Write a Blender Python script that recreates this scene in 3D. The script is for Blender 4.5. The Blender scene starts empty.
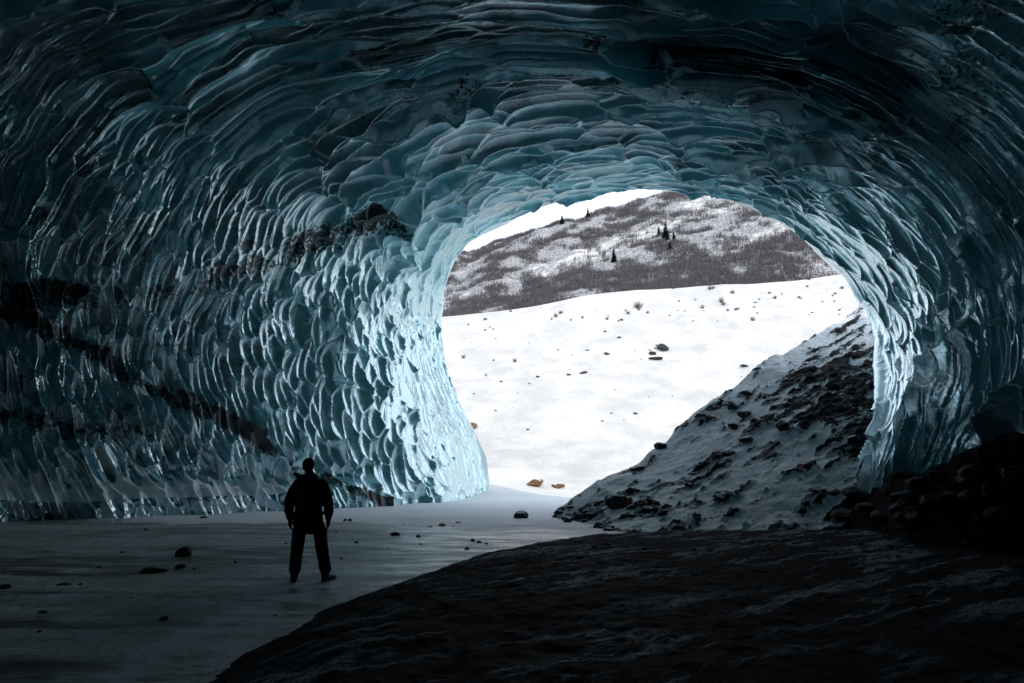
import bpy, bmesh, math, random
import numpy as np
from mathutils import Vector, Matrix
from mathutils.bvhtree import BVHTree

random.seed(7)
RNG = np.random.default_rng(7)
SC = bpy.context.scene
COL = SC.collection
W, H, F = 1024, 683, 683.0
PITCH = math.radians(10.65)
CAM = np.array([0.0, 0.0, 1.6])
CP, SP = math.cos(PITCH), math.sin(PITCH)

# ------------------------------------------------------------------ helpers
def pray(px, py):
    u = (px - 512.0) / F
    v = (py - 341.5) / F
    return np.array([u, CP + v * SP, SP - v * CP])

def P(px, py, Y):
    d = pray(px, py)
    return CAM + d * (Y / d[1])

def PZ(px, py, z=0.0):
    d = pray(px, py)
    return CAM + d * ((z - CAM[2]) / d[2])

_T = np.random.default_rng(3).random(65536)
def _h(ix, iy, iz):
    k = (ix * 73856093) ^ (iy * 19349663) ^ (iz * 83492791)
    return _T[(k ^ (k >> 13)) & 0xFFFF]

def vnoise(x, y, z):
    x, y, z = np.broadcast_arrays(np.asarray(x, float), np.asarray(y, float), np.asarray(z, float))
    ix, iy, iz = np.floor(x).astype(np.int64), np.floor(y).astype(np.int64), np.floor(z).astype(np.int64)
    fx, fy, fz = x - ix, y - iy, z - iz
    fx = fx * fx * (3 - 2 * fx); fy = fy * fy * (3 - 2 * fy); fz = fz * fz * (3 - 2 * fz)
    r = 0
    for a in (0, 1):
        wa = fx if a else 1 - fx
        for b in (0, 1):
            wb = fy if b else 1 - fy
            for c in (0, 1):
                wc = fz if c else 1 - fz
                r = r + _h(ix + a, iy + b, iz + c) * wa * wb * wc
    return r * 2 - 1

def fbm(x, y, z, o=4, g=0.5):
    s, a, t = 0, 1.0, 0
    for i in range(o):
        s = s + a * vnoise(x + 17.3 * i, y - 5.1 * i, z + 9.7 * i); t += a
        a *= g; x = np.asarray(x) * 2.03; y = np.asarray(y) * 2.03; z = np.asarray(z) * 2.03
    return s / t

def voronoi(a, b, seed=0, jit=0.85, k=0.0):
    ia, ib = np.floor(a).astype(np.int64), np.floor(b).astype(np.int64)
    f1 = np.full(a.shape, 9.0); f2 = np.full(a.shape, 9.0); idv = np.zeros(a.shape); tb = np.zeros(a.shape)
    for da in (-1, 0, 1):
        for db in (-1, 0, 1):
            ca, cb = ia + da, ib + db
            xa = ca + 0.5 + (_h(ca, cb, np.full_like(ca, seed)) - 0.5) * jit
            xb = cb + 0.5 + (_h(ca, cb, np.full_like(ca, seed + 51)) - 0.5) * jit
            d = (a - xa) ** 2
            tt = b - xb + k * d
            d = d + tt ** 2
            near = d < f1
            f2 = np.where(near, f1, np.minimum(f2, d))
            idv = np.where(near, _h(ca, cb, np.full_like(ca, seed + 99)), idv)
            tb = np.where(near, tt, tb)
            f1 = np.where(near, d, f1)
    return f1, f2, idv, tb       # squared distances

def sstep(x, a, b):
    t = np.clip((x - a) / (b - a), 0, 1)
    return t * t * (3 - 2 * t)

def grid_mesh(name, V, attrs=None, smooth=True, wrap=False):
    """V: (n, m, 3) -> mesh object data"""
    n, m = V.shape[:2]
    me = bpy.data.meshes.new(name)
    me.vertices.add(n * m)
    me.vertices.foreach_set('co', V.reshape(-1).astype(np.float32))
    i = np.arange(n - 1)[:, None] * m + np.arange(m - 1)[None, :]
    q = np.stack([i, i + 1, i + m + 1, i + m], -1).reshape(-1, 4).astype(np.int32)
    me.loops.add(q.size); me.loops.foreach_set('vertex_index', q.ravel())
    me.polygons.add(len(q))
    me.polygons.foreach_set('loop_start', np.arange(0, q.size, 4, dtype=np.int32))
    me.polygons.foreach_set('loop_total', np.full(len(q), 4, np.int32))
    me.polygons.foreach_set('use_smooth', np.full(len(q), smooth))
    for k, A in (attrs or {}).items():
        at = me.attributes.new(k, 'FLOAT', 'POINT')
        at.data.foreach_set('value', np.broadcast_to(A, (n, m)).reshape(-1).astype(np.float32))
    me.update(calc_edges=True)
    return me

def poly_mesh(name, V, Fc, smooth=True):
    me = bpy.data.meshes.new(name)
    me.from_pydata([tuple(map(float, v)) for v in V], [], [tuple(f) for f in Fc])
    if smooth:
        me.polygons.foreach_set('use_smooth', [True] * len(me.polygons))
    me.update()
    return me

def tri_mesh(name, V, k=3):
    """V: (n, k, 3) separate polygons"""
    n = len(V)
    me = bpy.data.meshes.new(name)
    me.vertices.add(n * k); me.vertices.foreach_set('co', V.reshape(-1).astype(np.float32))
    me.loops.add(n * k); me.loops.foreach_set('vertex_index', np.arange(n * k, dtype=np.int32))
    me.polygons.add(n)
    me.polygons.foreach_set('loop_start', np.arange(0, n * k, k, dtype=np.int32))
    me.polygons.foreach_set('loop_total', np.full(n, k, np.int32))
    me.update(calc_edges=True)
    return me

def link(name, me, mat, parent=None, kind=None, label=None, cat=None, group=None, loc=None):
    o = bpy.data.objects.new(name, me)
    COL.objects.link(o)
    if me is not None and mat is not None and not me.materials:
        me.materials.append(mat)
    if parent is not None: o.parent = parent
    if kind: o['kind'] = kind
    if label: o['label'] = label
    if cat: o['category'] = cat
    if group: o['group'] = group
    if loc is not None: o.location = tuple(float(c) for c in loc)
    return o

# ------------------------------------------------------------------ materials
class NT:
    def __init__(s, name):
        s.m = bpy.data.materials.new(name); s.m.use_nodes = True
        s.t = s.m.node_tree; s.t.nodes.clear()
        s.out = s.n('ShaderNodeOutputMaterial')
    def n(s, typ, **kw):
        nd = s.t.nodes.new(typ)
        for k, v in kw.items(): setattr(nd, k, v)
        return nd
    def put(s, nd, sock, v):
        i = nd.inputs[sock]
        if hasattr(v, 'is_output') or isinstance(v, bpy.types.NodeSocket): s.t.links.new(v, i)
        elif isinstance(v, (tuple, list)) and len(v) == 3 and i.type == 'RGBA': i.default_value = (*v, 1)
        else: i.default_value = v
    def attr(s, name):
        return s.n('ShaderNodeAttribute', attribute_name=name).outputs['Fac']
    def pos(s):
        return s.n('ShaderNodeNewGeometry').outputs['Position']
    def obj(s):
        return s.n('ShaderNodeTexCoord').outputs['Object']
    def mapping(s, vec, scale=(1, 1, 1), rot=(0, 0, 0)):
        nd = s.n('ShaderNodeMapping'); s.put(nd, 'Vector', vec); s.put(nd, 'Scale', scale); s.put(nd, 'Rotation', rot)
        return nd.outputs[0]
    def noise(s, vec, scale=1, detail=4, rough=0.55, dist=0.0):
        nd = s.n('ShaderNodeTexNoise')
        s.put(nd, 'Vector', vec); s.put(nd, 'Scale', scale); s.put(nd, 'Detail', detail)
        s.put(nd, 'Roughness', rough); s.put(nd, 'Distortion', dist)
        return nd.outputs['Fac']
    def vor(s, vec, scale=1, feature='F1'):
        nd = s.n('ShaderNodeTexVoronoi', feature=feature); s.put(nd, 'Vector', vec); s.put(nd, 'Scale', scale)
        return nd.outputs['Distance']
    def ramp(s, f, a, b, lo=0.0, hi=1.0):
        nd = s.n('ShaderNodeMapRange', interpolation_type='SMOOTHSTEP')
        s.put(nd, 'Value', f); s.put(nd, 'From Min', a); s.put(nd, 'From Max', b)
        s.put(nd, 'To Min', lo); s.put(nd, 'To Max', hi)
        return nd.outputs['Result']
    def math(s, op, a, b=0.0):
        nd = s.n('ShaderNodeMath', operation=op); s.put(nd, 0, a); s.put(nd, 1, b)
        return nd.outputs[0]
    def mix(s, f, a, b):
        nd = s.n('ShaderNodeMix', data_type='RGBA')
        s.put(nd, 0, f)
        for k, v in ((6, a), (7, b)):
            if isinstance(v, (tuple, list)): nd.inputs[k].default_value = (*v, 1)
            else: s.t.links.new(v, nd.inputs[k])
        return nd.outputs[2]
    def bump(s, h, strength=0.5, dist=0.05, normal=None):
        nd = s.n('ShaderNodeBump'); s.put(nd, 'Height', h); s.put(nd, 'Strength', strength); s.put(nd, 'Distance', dist)
        if normal is not None: s.put(nd, 'Normal', normal)
        return nd.outputs[0]
    def bsdf(s, col, rough=0.6, normal=None, ior=None, spec=None, coat=None, coatr=0.1, sss=None, sssr=(1, 1, 1), sscale=0.1):
        nd = s.n('ShaderNodeBsdfPrincipled')
        s.put(nd, 'Base Color', col); s.put(nd, 'Roughness', rough)
        if normal is not None: s.put(nd, 'Normal', normal)
        if ior is not None: s.put(nd, 'IOR', ior)
        if spec is not None: s.put(nd, 'Specular IOR Level', spec)
        if coat is not None: s.put(nd, 'Coat Weight', coat); s.put(nd, 'Coat Roughness', coatr)
        return nd.outputs[0]
    def done(s, sh):
        s.t.links.new(sh, s.out.inputs['Surface']); return s.m

def mat_ice():
    t = NT('glacier_ice')
    p = t.pos()
    crest, dirt, pale_glow, foot = t.attr('crest'), t.attr('dirt'), t.attr('pale_glow'), t.attr('foot')
    gls = t.math('SUBTRACT', 1.0, t.math('MULTIPLY', t.attr('roofy'), .55))
    n1 = t.noise(p, 0.35, 4)
    n2 = t.noise(t.mapping(p, (1, 1, 2.2)), 1.7, 5, 0.6)
    n3 = t.noise(p, 6, 7, 0.75)
    n1 = t.math('ADD', t.math('MULTIPLY', n1, .72), t.math('MULTIPLY', t.attr('tone'), .28))
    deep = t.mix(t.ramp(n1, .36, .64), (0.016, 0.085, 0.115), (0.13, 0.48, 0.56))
    clear = t.mix(t.ramp(n2, .35, .7), (0.19, 0.56, 0.63), (0.40, 0.76, 0.81))  # bubbly ice by the mouth, with light glowing through it painted in
    col = t.mix(pale_glow, deep, clear)
    # hoar frost on roof crests, painted white glints on wall crests, broken into teeth
    teeth = t.ramp(t.noise(p, 11, 3, 0.75), .36, .50)
    fr = t.math('MULTIPLY', t.ramp(crest, .30, .70), teeth)
    dsel = t.math('ADD', dirt, t.math('MULTIPLY', t.math('SUBTRACT', n3, .5), 2.1))
    dm = t.ramp(dsel, .42, .62)
    col = t.mix(dm, col, (0.008, 0.009, 0.012))
    fr = t.math('MULTIPLY', fr, t.math('SUBTRACT', 1.0, t.math('MULTIPLY', dm, .6)))
    col = t.mix(fr, col, (0.80, 0.94, 1.0))
    fsel = t.ramp(t.math('ADD', foot, t.math('MULTIPLY', t.math('SUBTRACT', t.noise(p, 3.5, 5, .7), .5), 1.1)), .45, .6)
    col = t.mix(fsel, col, (0.84, 0.95, 0.98))
    b = t.bump(t.noise(t.mapping(p, (1, 1, .5)), 3.2, 4, .6), .35, .10)
    b = t.bump(n3, t.math('ADD', .12, t.math('MULTIPLY', dm, .85)), .03, b)
    fm = t.math('MAXIMUM', fr, fsel)
    rough = t.math('ADD', t.ramp(n2, .3, .7, .06, .18), t.math('MULTIPLY', fm, .5))
    sh = t.bsdf(col, rough, b, ior=1.85, spec=t.math('MULTIPLY', t.math('SUBTRACT', 1.0, t.math('MULTIPLY', dm, .7)), t.math('MULTIPLY', gls, .6)), coat=t.math('MULTIPLY', gls, t.math('SUBTRACT', 1.0, t.math('MAXIMUM', fm, t.math('MULTIPLY', dm, .85)))), coatr=.04)
    gl = t.n('ShaderNodeBsdfGlossy'); t.put(gl, 'Color', (.78, .95, 1.0)); t.put(gl, 'Roughness', .045); t.put(gl, 'Normal', b)
    ms = t.n('ShaderNodeMixShader'); t.put(ms, 0, t.math('MULTIPLY', t.math('SUBTRACT', 1.0, t.math('MAXIMUM', fm, t.math('MULTIPLY', dm, .85))), t.math('MULTIPLY', gls, .50)))
    t.t.links.new(sh, ms.inputs[1]); t.t.links.new(gl.outputs[0], ms.inputs[2])
    return t.done(ms.outputs[0])

def mat_floor():
    t = NT('frozen_floor')
    p = t.pos()
    snow, = (t.attr('snow'),)
    st = t.noise(t.mapping(p, (.22, 1.1, 1)), .55, 6, .6, .6)
    fine = t.noise(p, 9, 6, .65)
    dust = t.noise(t.mapping(p, (.5, 1.6, 1)), 1.3, 6, .7)
    ice = t.mix(t.ramp(st, .42, .56), (0.11, 0.11, 0.10), (0.58, 0.59, 0.57))
    ice = t.mix(t.ramp(dust, .46, .6), ice, (0.64, 0.69, 0.72))
    ice = t.mix(t.math('MULTIPLY', t.ramp(t.noise(p, .3, 3), .5, .65), .55), ice, (0.13, 0.125, 0.105))
    ice = t.mix(t.math('MULTIPLY', t.ramp(t.noise(p, 4.5, 6, .8), .48, .62), .5), ice, (0.09, 0.09, 0.085))
    grit = t.ramp(t.noise(p, 18, 4, .85), .56, .64)
    ice = t.mix(t.math('MULTIPLY', grit, .8), ice, (0.02, 0.02, 0.022))
    rim = t.math('MULTIPLY', t.attr('rim'), t.ramp(dust, .38, .6))
    ice = t.mix(rim, ice, (0.66, 0.72, 0.75))
    sel = t.ramp(t.math('ADD', snow, t.math('MULTIPLY', t.math('SUBTRACT', dust, .5), 1.0)), .4, .62)
    sp = t.n('ShaderNodeSeparateXYZ'); t.put(sp, 0, p)
    sn = t.mix(t.ramp(t.noise(p, .25, 6, .6), .35, .7), (0.55, 0.535, 0.515), (0.76, 0.735, 0.70))  # same patchy grey, relief shading put into the snow colour
    sn = t.mix(t.ramp(sp.outputs[1], 36, 48), (0.86, 0.89, 0.92), sn)  # snow inside the mouth painted lighter to make up for dim light
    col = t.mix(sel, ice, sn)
    rough = t.math('ADD', t.ramp(dust, .4, .62, .32, .62), t.math('MULTIPLY', sel, .3))
    b = t.bump(fine, .35, .03); b = t.bump(st, .4, .08, b)
    return t.done(t.bsdf(col, rough, b, spec=.35))

def mat_gravel(name='gravel', icy_glints=True):
    t = NT(name)
    p = t.pos()
    g = t.vor(p, 11); n = t.noise(p, 7, 8, .8)
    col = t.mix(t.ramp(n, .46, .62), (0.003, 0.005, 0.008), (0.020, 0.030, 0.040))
    b = t.bump(g, .9, .06); b = t.bump(n, .8, .12, b)
    if icy_glints:
        r = t.mapping(t.mapping(p, rot=(0, 0, math.radians(-38))), (.35, 2.6, 1))
        s1 = t.noise(r, 1.1, 7, .68, .4)
        s2 = t.noise(p, .28, 2)
        m = t.math('MULTIPLY', t.math('MULTIPLY', t.ramp(s1, .49, .58), t.ramp(t.noise(t.mapping(t.mapping(p, rot=(0, 0, math.radians(-38))), (1.2, 9, 1)), 1.5, 5, .75), .38, .54)), t.ramp(s2, .38, .50))
        m = t.math('MULTIPLY', m, t.ramp(t.noise(p, 38, 4, .85), .40, .6))
        col = t.mix(m, col, (0.52, 0.64, 0.76))  # ice streaks, their bluish glints painted into the colour
        rough = t.math('SUBTRACT', .9, t.math('MULTIPLY', m, .45))
        return t.done(t.bsdf(col, rough, b, spec=.06))
    return t.done(t.bsdf(col, .9, b, spec=.06))

def mat_snow(brush=False):
    t = NT('snow_hillside' if brush else 'snow')
    p = t.pos()
    n = t.noise(p, .25, 6, .6)
    f = t.noise(p, 1.5, 6, .7)
    col = t.mix(t.ramp(n, .35, .7), (0.55, 0.535, 0.515), (0.76, 0.735, 0.70))  # patchy grey painted into the snow as shading of its relief
    if brush:
        br = t.attr('brush')
        a = t.noise(t.mapping(p, (1, 1, .6)), .42, 6, .78)
        c = t.noise(p, .06, 4, .6)
        sel = t.math('ADD', t.math('MULTIPLY', br, .45), t.math('ADD', t.math('MULTIPLY', a, 1.1), t.math('MULTIPLY', c, .5)))
        m = t.math('MULTIPLY', t.ramp(sel, .77, .94), t.ramp(t.noise(p, 1.3, 5, .8), .36, .56))
        tint = t.mix(t.ramp(c, .4, .6), (0.10, 0.10, 0.12), (0.055, 0.065, 0.09))
        col = t.mix(t.math('MULTIPLY', m, .85), col, tint)
    else:
        g = t.ramp(t.noise(p, 2.6, 6, .85), .60, .70)
        z = t.ramp(t.noise(p, .10, 3), .48, .62)
        col = t.mix(t.math('MULTIPLY', t.math('MULTIPLY', g, z), .8), col, (0.16, 0.13, 0.11))
    b = t.bump(f, .5, .5)
    return t.done(t.bsdf(col, .75, b, spec=.2))

def mat_talus():
    t = NT('snowy_rubble')
    p = t.pos()
    rock = t.attr('rock')
    f = t.noise(p, 5.5, 7, .78)
    sel = t.ramp(t.math('ADD', rock, t.math('MULTIPLY', t.math('SUBTRACT', f, .5), 1.6)), .45, .56)
    sel = t.math('MAXIMUM', sel, t.math('MULTIPLY', t.ramp(t.noise(t.mapping(p, (1, 1.4, 1.4)), 8, 6, .85), .53, .62), .85))
    n = t.noise(p, 3, 6, .7)
    rc = t.mix(t.ramp(n, .35, .7), (0.012, 0.013, 0.016), (0.06, 0.06, 0.062))
    col = t.mix(sel, (0.86, 0.89, 0.92), rc)
    b = t.bump(t.vor(p, 3.5), t.math('MULTIPLY', sel, .8), .15); b = t.bump(n, .4, .08, b)
    return t.done(t.bsdf(col, .8, b, spec=.25))

def mat_rock(name, c1, c2, snow=0.0):
    t = NT(name)
    p = t.obj()
    n = t.noise(p, 3.5, 7, .7)
    col = t.mix(t.ramp(n, .35, .65), c1, c2)
    b = t.bump(n, .7, .1); b = t.bump(t.noise(p, 16, 4, .7), .4, .03, b)
    if snow:
        z = t.n('ShaderNodeSeparateXYZ'); t.put(z, 0, t.n('ShaderNodeNewGeometry').outputs['Normal'])
        m = t.ramp(t.math('ADD', z.outputs[2], t.math('MULTIPLY', t.math('SUBTRACT', n, .5), .8)), 1 - snow, 1.15 - snow)
        col = t.mix(m, col, (0.78, 0.80, 0.83))
    return t.done(t.bsdf(col, .8, b, spec=.3))

def mat_plain(name, col, rough=.8, scale=30, var=.3, spec=.3):
    t = NT(name)
    n = t.noise(t.obj(), scale, 4, .6)
    c2 = tuple(c * (1 - var) for c in col)
    return t.done(t.bsdf(t.mix(n, c2, col), rough, t.bump(n, .3, .01), spec=spec))

M_ICE, M_FLOOR, M_GRAVEL = mat_ice(), mat_floor(), mat_gravel()
M_RUBBLE = mat_gravel('dark_rubble', False)
M_SNOW, M_HILL, M_TALUS = mat_snow(), mat_snow(True), mat_talus()
M_ROCK = mat_rock('dark_rock', (0.012, 0.013, 0.016), (0.07, 0.07, 0.072))
M_ROCKS = mat_rock('snow_dusted_rock', (0.012, 0.013, 0.016), (0.06, 0.06, 0.062), .35)
M_BROWN = mat_rock('rusty_rock', (0.10, 0.05, 0.03), (0.30, 0.17, 0.10), .3)
M_TWIG = mat_plain('bare_twigs', (0.125, 0.115, 0.125), .9, 8)
M_NEEDLE = mat_plain('spruce_needles', (0.035, 0.055, 0.06), .9, 6)
M_BARK = mat_plain('bark', (0.09, 0.07, 0.06), .9, 12)

# ------------------------------------------------------------------ ice cave
def ring(pts): return np.array([P(*q) for q in pts])
R0 = ring([(487,495,43),(476,443,43),(450,385,42.5),(440,320,42),(458,252,39.5),(530,209,36),(640,189,32),
           (745,202,29),(815,240,27),(874,304,25.5),(890,368,24),(873,448,20.6),(830,534,17.8)])
R1 = ring([(415,503,34),(398,440,34),(378,370,34),(365,300,33.5),(388,225,32.5),(480,165,30.5),(620,140,27.5),
           (760,150,25),(850,195,23),(915,265,21.3),(940,345,20),(932,420,18.7),(885,512,18.6)])
R2 = ring([(290,511,28.5),(258,435,28),(238,350,27.5),(243,270,27),(288,180,26.2),(420,105,25),(600,80,23.5),
           (780,95,21.8),(900,150,19.8),(980,230,18),(1015,330,16.6),(1005,420,16.3),(965,502,17)])
R3 = ring([(130,518,24.8),(95,430,24),(70,330,23.5),(85,220,22.5),(160,110,22),(340,30,21.8),(580,10,21),
           (810,25,20),(960,95,18),(1060,190,16),(1110,310,14),(1095,430,13.6),(1085,500,15)])
R4 = np.array([(-17.5,20,0),(-18.5,19.5,3.5),(-19.5,19,7.5),(-19,18,12),(-15,17,16),(-7,16.5,18.2),(1,16,18.5),
               (8,15,17.4),(12.5,13.5,14.4),(15,12,10.5),(15.5,10.5,6.5),(15.3,10.5,3),(16,10.5,0)], float)
R5 = np.array([(-20,2,0),(-21.5,2,4),(-22,2,8),(-20,2,12.5),(-15,2,16),(-7,2,18),(1,2,18.3),
               (8,2,17),(13,2,14),(16,1.5,10),(17,1,6),(17,1,3),(16,1,0)], float)
R6 = R5 * np.array([.8, 1, .75]) + np.array([0, -18, 0])
R7 = R5 * np.array([.35, 1, .3]) + np.array([0, -30, 0])
R8 = R5 * np.array([.01, 1, .01]) + np.array([0, -32, 0.05])
cen = np.array([5.0, 34.0, 0.0])
def outer(R, k, dy, lift):
    o = R.copy()
    o[:, 0] = cen[0] + (R[:, 0] - cen[0]) * k
    o[:, 2] = R[:, 2] * (1 + (k - 1) * .6) + lift * np.sin(np.linspace(0, math.pi, 13))
    o[:, 1] += dy
    return o
O1 = outer(R0, 1.08, .4, .35)
O2 = outer(R0, 1.27, .2, 1.0)
O3 = outer(R0, 1.9, -2.5, 2.2)
O4 = outer(R2, 2.2, -6, 6)
O5 = outer(R5, 1.9, -10, 8)
O6 = outer(R5, 1.7, -40, 4)
O7 = R5 * np.array([.01, 1, .01]) + np.array([0, -60, 0.05])
CTRL = np.array([O7, O6, O5, O4, O3, O2, O1, R0, R1, R2, R3, R4, R5, R6, R7, R8])
IV0 = 7
def cr(C, t, axis):
    """uniform Catmull-Rom along axis 0 of C at parameters t"""
    n = len(C)
    i = np.clip(np.floor(t).astype(int), 0, n - 2); f = (t - i)
    g = lambda k: C[np.clip(i + k, 0, n - 1)]
    f = f.reshape((-1,) + (1,) * (C.ndim - 1))
    p0, p1, p2, p3 = g(-1), g(0), g(1), g(2)
    return .5 * (2 * p1 + (p2 - p0) * f + (2 * p0 - 5 * p1 + 4 * p2 - p3) * f ** 2 + (3 * p1 - p0 - 3 * p2 + p3) * f ** 3)

NU = 1500
v_out = np.linspace(0, IV0 - 1, 34, endpoint=False)
v_lip = np.linspace(IV0 - 1, IV0, 26, endpoint=False)
v_in = IV0 + np.linspace(0, 1, 860, endpoint=False) * 4
v_deep = IV0 + 4 + np.linspace(0, 1, 150) * (len(CTRL) - 1 - IV0 - 4)
TV = np.concatenate([v_out, v_lip, v_in, v_deep])
TU = np.linspace(0, 12, NU)
S = cr(CTRL, TV, 0)                       # nv x 13 x 3
S = cr(np.swapaxes(S, 0, 1), TU, 0)       # nu x nv x 3
S = np.swapaxes(S, 0, 1).copy()           # nv x nu x 3
NV = len(TV)
vv = (TV - IV0)[:, None] * np.ones((1, NU))
uu = np.ones((NV, 1)) * TU[None, :]
X, Y, Z = S[..., 0], S[..., 1], S[..., 2]
dv = np.gradient(S, axis=0); du = np.gradient(S, axis=1)
N = np.cross(du, dv); N /= np.linalg.norm(N, axis=-1, keepdims=True) + 1e-9
# make N point into the cave on the inner part
ctr = np.array([2.0, 25.0, 5.0])
midr = N[34 + 26 + 400, NU // 2]
if midr[2] > 0: N = -N
inner = sstep(vv, -.6, .05)
# large undulation and shelves
und = fbm(X * .11, Y * .11, Z * .11, 3) * 1.1 + fbm(X * .3 + 9, Y * .3, Z * .34, 3) * .45
grow = np.clip(.10 + vv * .42, .10, 1.3)
hgt = und * grow * inner * (1 - .6 * sstep(uu, 6.0, 7.5))
# scallops: three sizes of cups with sharp crests
wa = fbm(X * .35, Y * .35, Z * .35, 3); wb = fbm(X * .35 + 40, Y * .35, Z * .35 + 7, 3)
amp_n = .75 + .5 * fbm(X * .2 + 3, Y * .2, Z * .2, 2)
def layer(nu_cells, nv_cells, seed, warp, k=0.0):
    a = uu / 12 * nu_cells + wa * warp
    b = vv * nv_cells + wb * warp + .25 * uu
    f1, f2, idv, tb = voronoi(a, b, seed, .85, k)
    edge = np.sqrt(f2) - np.sqrt(f1)
    ga = np.gradient(edge, axis=1) / (np.abs(np.gradient(a, axis=1)) + 1e-6)
    gb = np.gradient(edge, axis=0) / (np.abs(np.gradient(b, axis=0)) + 1e-6)
    edge = 2 * edge / np.clip(np.sqrt(ga * ga + gb * gb), .25, 4)
    return f1, edge, idv, tb
vn = vv + fbm(X * .16 + 30, Y * .16, Z * .16, 3) * .7
ub = uu + .7 * fbm(X * .2 + 70, Y * .2, Z * .2, 3)
zL = 1 - sstep(ub, 2.9, 4.0)                 # left wall
zR = sstep(ub, 7.1, 8.3)                     # right wall
zT = (1 - zL) * (1 - zR)                     # roof
prof = lambda f: .35 * f + 1.25 * np.minimum(f, .7) ** 2
wS = 1 - sstep(vn, .35, 1.3)
wM = sstep(vn, .1, 1.0)
wLt = sstep(vn, 1.3, 2.6)
tone = np.full_like(Z, .5); scal = np.zeros_like(Z); crest = np.zeros_like(Z)
for (nu_c, nv_c, seed, warp, amp, w, cw) in (
    (42, 24.0, 11, 1.1, .28, zL * wS, .13),
    (33, 16.5, 23, 1.1, .64, zL * wM * (1 - .35 * sstep(vn, 3.0, 3.8)), .08),
    (17, 7.0, 37, .8, .55, zL * sstep(vn, 2.0, 3.2), .05),
    (36, 12.5, 41, .8, .40, zT * wS, .22),
    (26, 9.0, 43, .75, .80, zT * wM * (1 - .7 * sstep(vn, 2.0, 3.0)), .20),
    (17, 6.0, 47, .55, 1.15, zT * wLt, .14),
    (26, 10.0, 53, .6, .42, zR * wS, .12),
    (12, 8.0, 59, .5, .70, zR * wM, .08),
    (20, 15.0, 61, .4, .10, zR * wM, .05)):
    f1, ed, idv, tb = layer(nu_c, nv_c, seed, warp, .5 if 40 < seed < 50 else .3)
    saw = {41: .18, 43: .33, 47: .50, 11: .05, 23: .18, 37: .2, 59: .22}.get(seed, 0)
    scal += w * (amp * prof(f1) * (.25 + 1.5 * idv) - saw * tb * (.6 + .8 * idv))
    crest = np.maximum(crest, sstep(w, .25, .7) * (1 - ed / cw) * (sstep(-tb, .04, .26) if 40 < seed < 50 else 1))
    if seed == 23: fM = f1
    if seed in (11, 23, 41, 43, 47, 53, 59): tone = tone * (1 - w) + idv * w
scal += .035 * fbm(X * 2.2, Y * 2.2, Z * 1.3, 3) * inner * (1 - .6 * zT - .6 * zR)
hgt = hgt + scal * amp_n * inner
roofness = np.exp(-((uu - 6.3) / 3.2) ** 2)
crest = np.clip(crest, 0, 1) * (.60 + .40 * roofness) * inner  # wall crests get part of the frost white as painted glints
# foot ledge along the left wall
zb = Z
leftw = 1 - sstep(uu, 2.0, 3.0)
ledge = (1 - sstep(zb, .55, 1.45 + .35 * vnoise(X * .5, Y * .5, 0))) * leftw * sstep(vv, .9, 2.0)
hgt = hgt * (1 - .35 * ledge) + ledge * (.65 + .25 * vnoise(X * .8, Y * .8, 2))
low = sstep(Z, -.1, 2.0)
hgt = hgt * np.where(uu < 6, 1, .3 + .7 * low)
foot = sstep(Z, .52, .66) * (1 - sstep(Z, 1.15 + 1.6 * (fM - .25), 1.5 + 1.6 * (fM - .25))) * leftw * sstep(vv, 1.3, 2.2) * inner
foot = np.maximum(foot, 1 - sstep(vv, -.75, -.1))
# broken rim of the glacier's outer side
outn = fbm(X * .15, Y * .15, Z * .15, 4) * 2.0 * (1 - inner)
for ax in (0, 1):
    hgt = .5 * hgt + .25 * (np.roll(hgt, 1, ax) + np.roll(hgt, -1, ax))
S2 = S + N * (hgt + outn)[..., None]
S2[..., 2] = np.where((uu < .02) | (uu > 11.98), -1.6, S2[..., 2])
# dirt bands: sediment layers
def band(c, w, k=1.0): return np.exp(-((c) / w) ** 2) * k
nz = fbm(X * .45, Y * .45, Z * .8, 4)
wide = fbm(X * .15 + 5, Y * .15, Z * .15 + 2, 3)
lay = Z - .04 * (Y - 20)
left_side = 1 - sstep(uu, 5.0, 6.0)
d = np.zeros_like(Z)
d = np.maximum(d, (.74 + .8 * nz) * band(Z - (8.0 + .68 * (Y - 24) + 1.6 * nz + 1.0 * wide), 1.05) * (1 - sstep(uu, 5.0, 6.0)) * sstep(vv, .7, 1.2))
d = np.maximum(d, (.80 + .9 * nz) * band(Z - (5.3 - .72 * (Y - 24.5) + .6 * nz), .46) * left_side * sstep(vv, .5, 1.1))
d = np.maximum(d, .55 * band(Z - (3.0 + .8 * nz), .5) * left_side * sstep(vv, 2.0, 2.8))
d = np.maximum(d, .6 * sstep(nz + wide * .8, .2, .5) * sstep(vv, 1.5, 2.2) * roofness)
d = np.maximum(d, .8 * sstep(nz - .6 * wide, .22, .5) * sstep(uu, 7.5, 8.5) * sstep(vv, .8, 1.6))
dirt = np.clip(d, 0, 1) * inner
pale_glow = (1 - sstep(vn - .55 * (1 - sstep(uu, 3.0, 5.5)) * 2.2, -.2, 2.4)) * (1 - .72 * sstep(uu, 3.4, 5.2))  # paler towards the mouth, light through the ice put into the colour
pale_glow = np.clip(pale_glow, 0.0, 1)
me = grid_mesh('ice_cave', S2, dict(crest=crest, dirt=dirt, pale_glow=pale_glow, foot=foot, roofy=zT, tone=tone))
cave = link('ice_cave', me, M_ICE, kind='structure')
cave['label'] = 'scalloped blue glacier ice forming the cave walls and roof'

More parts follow.
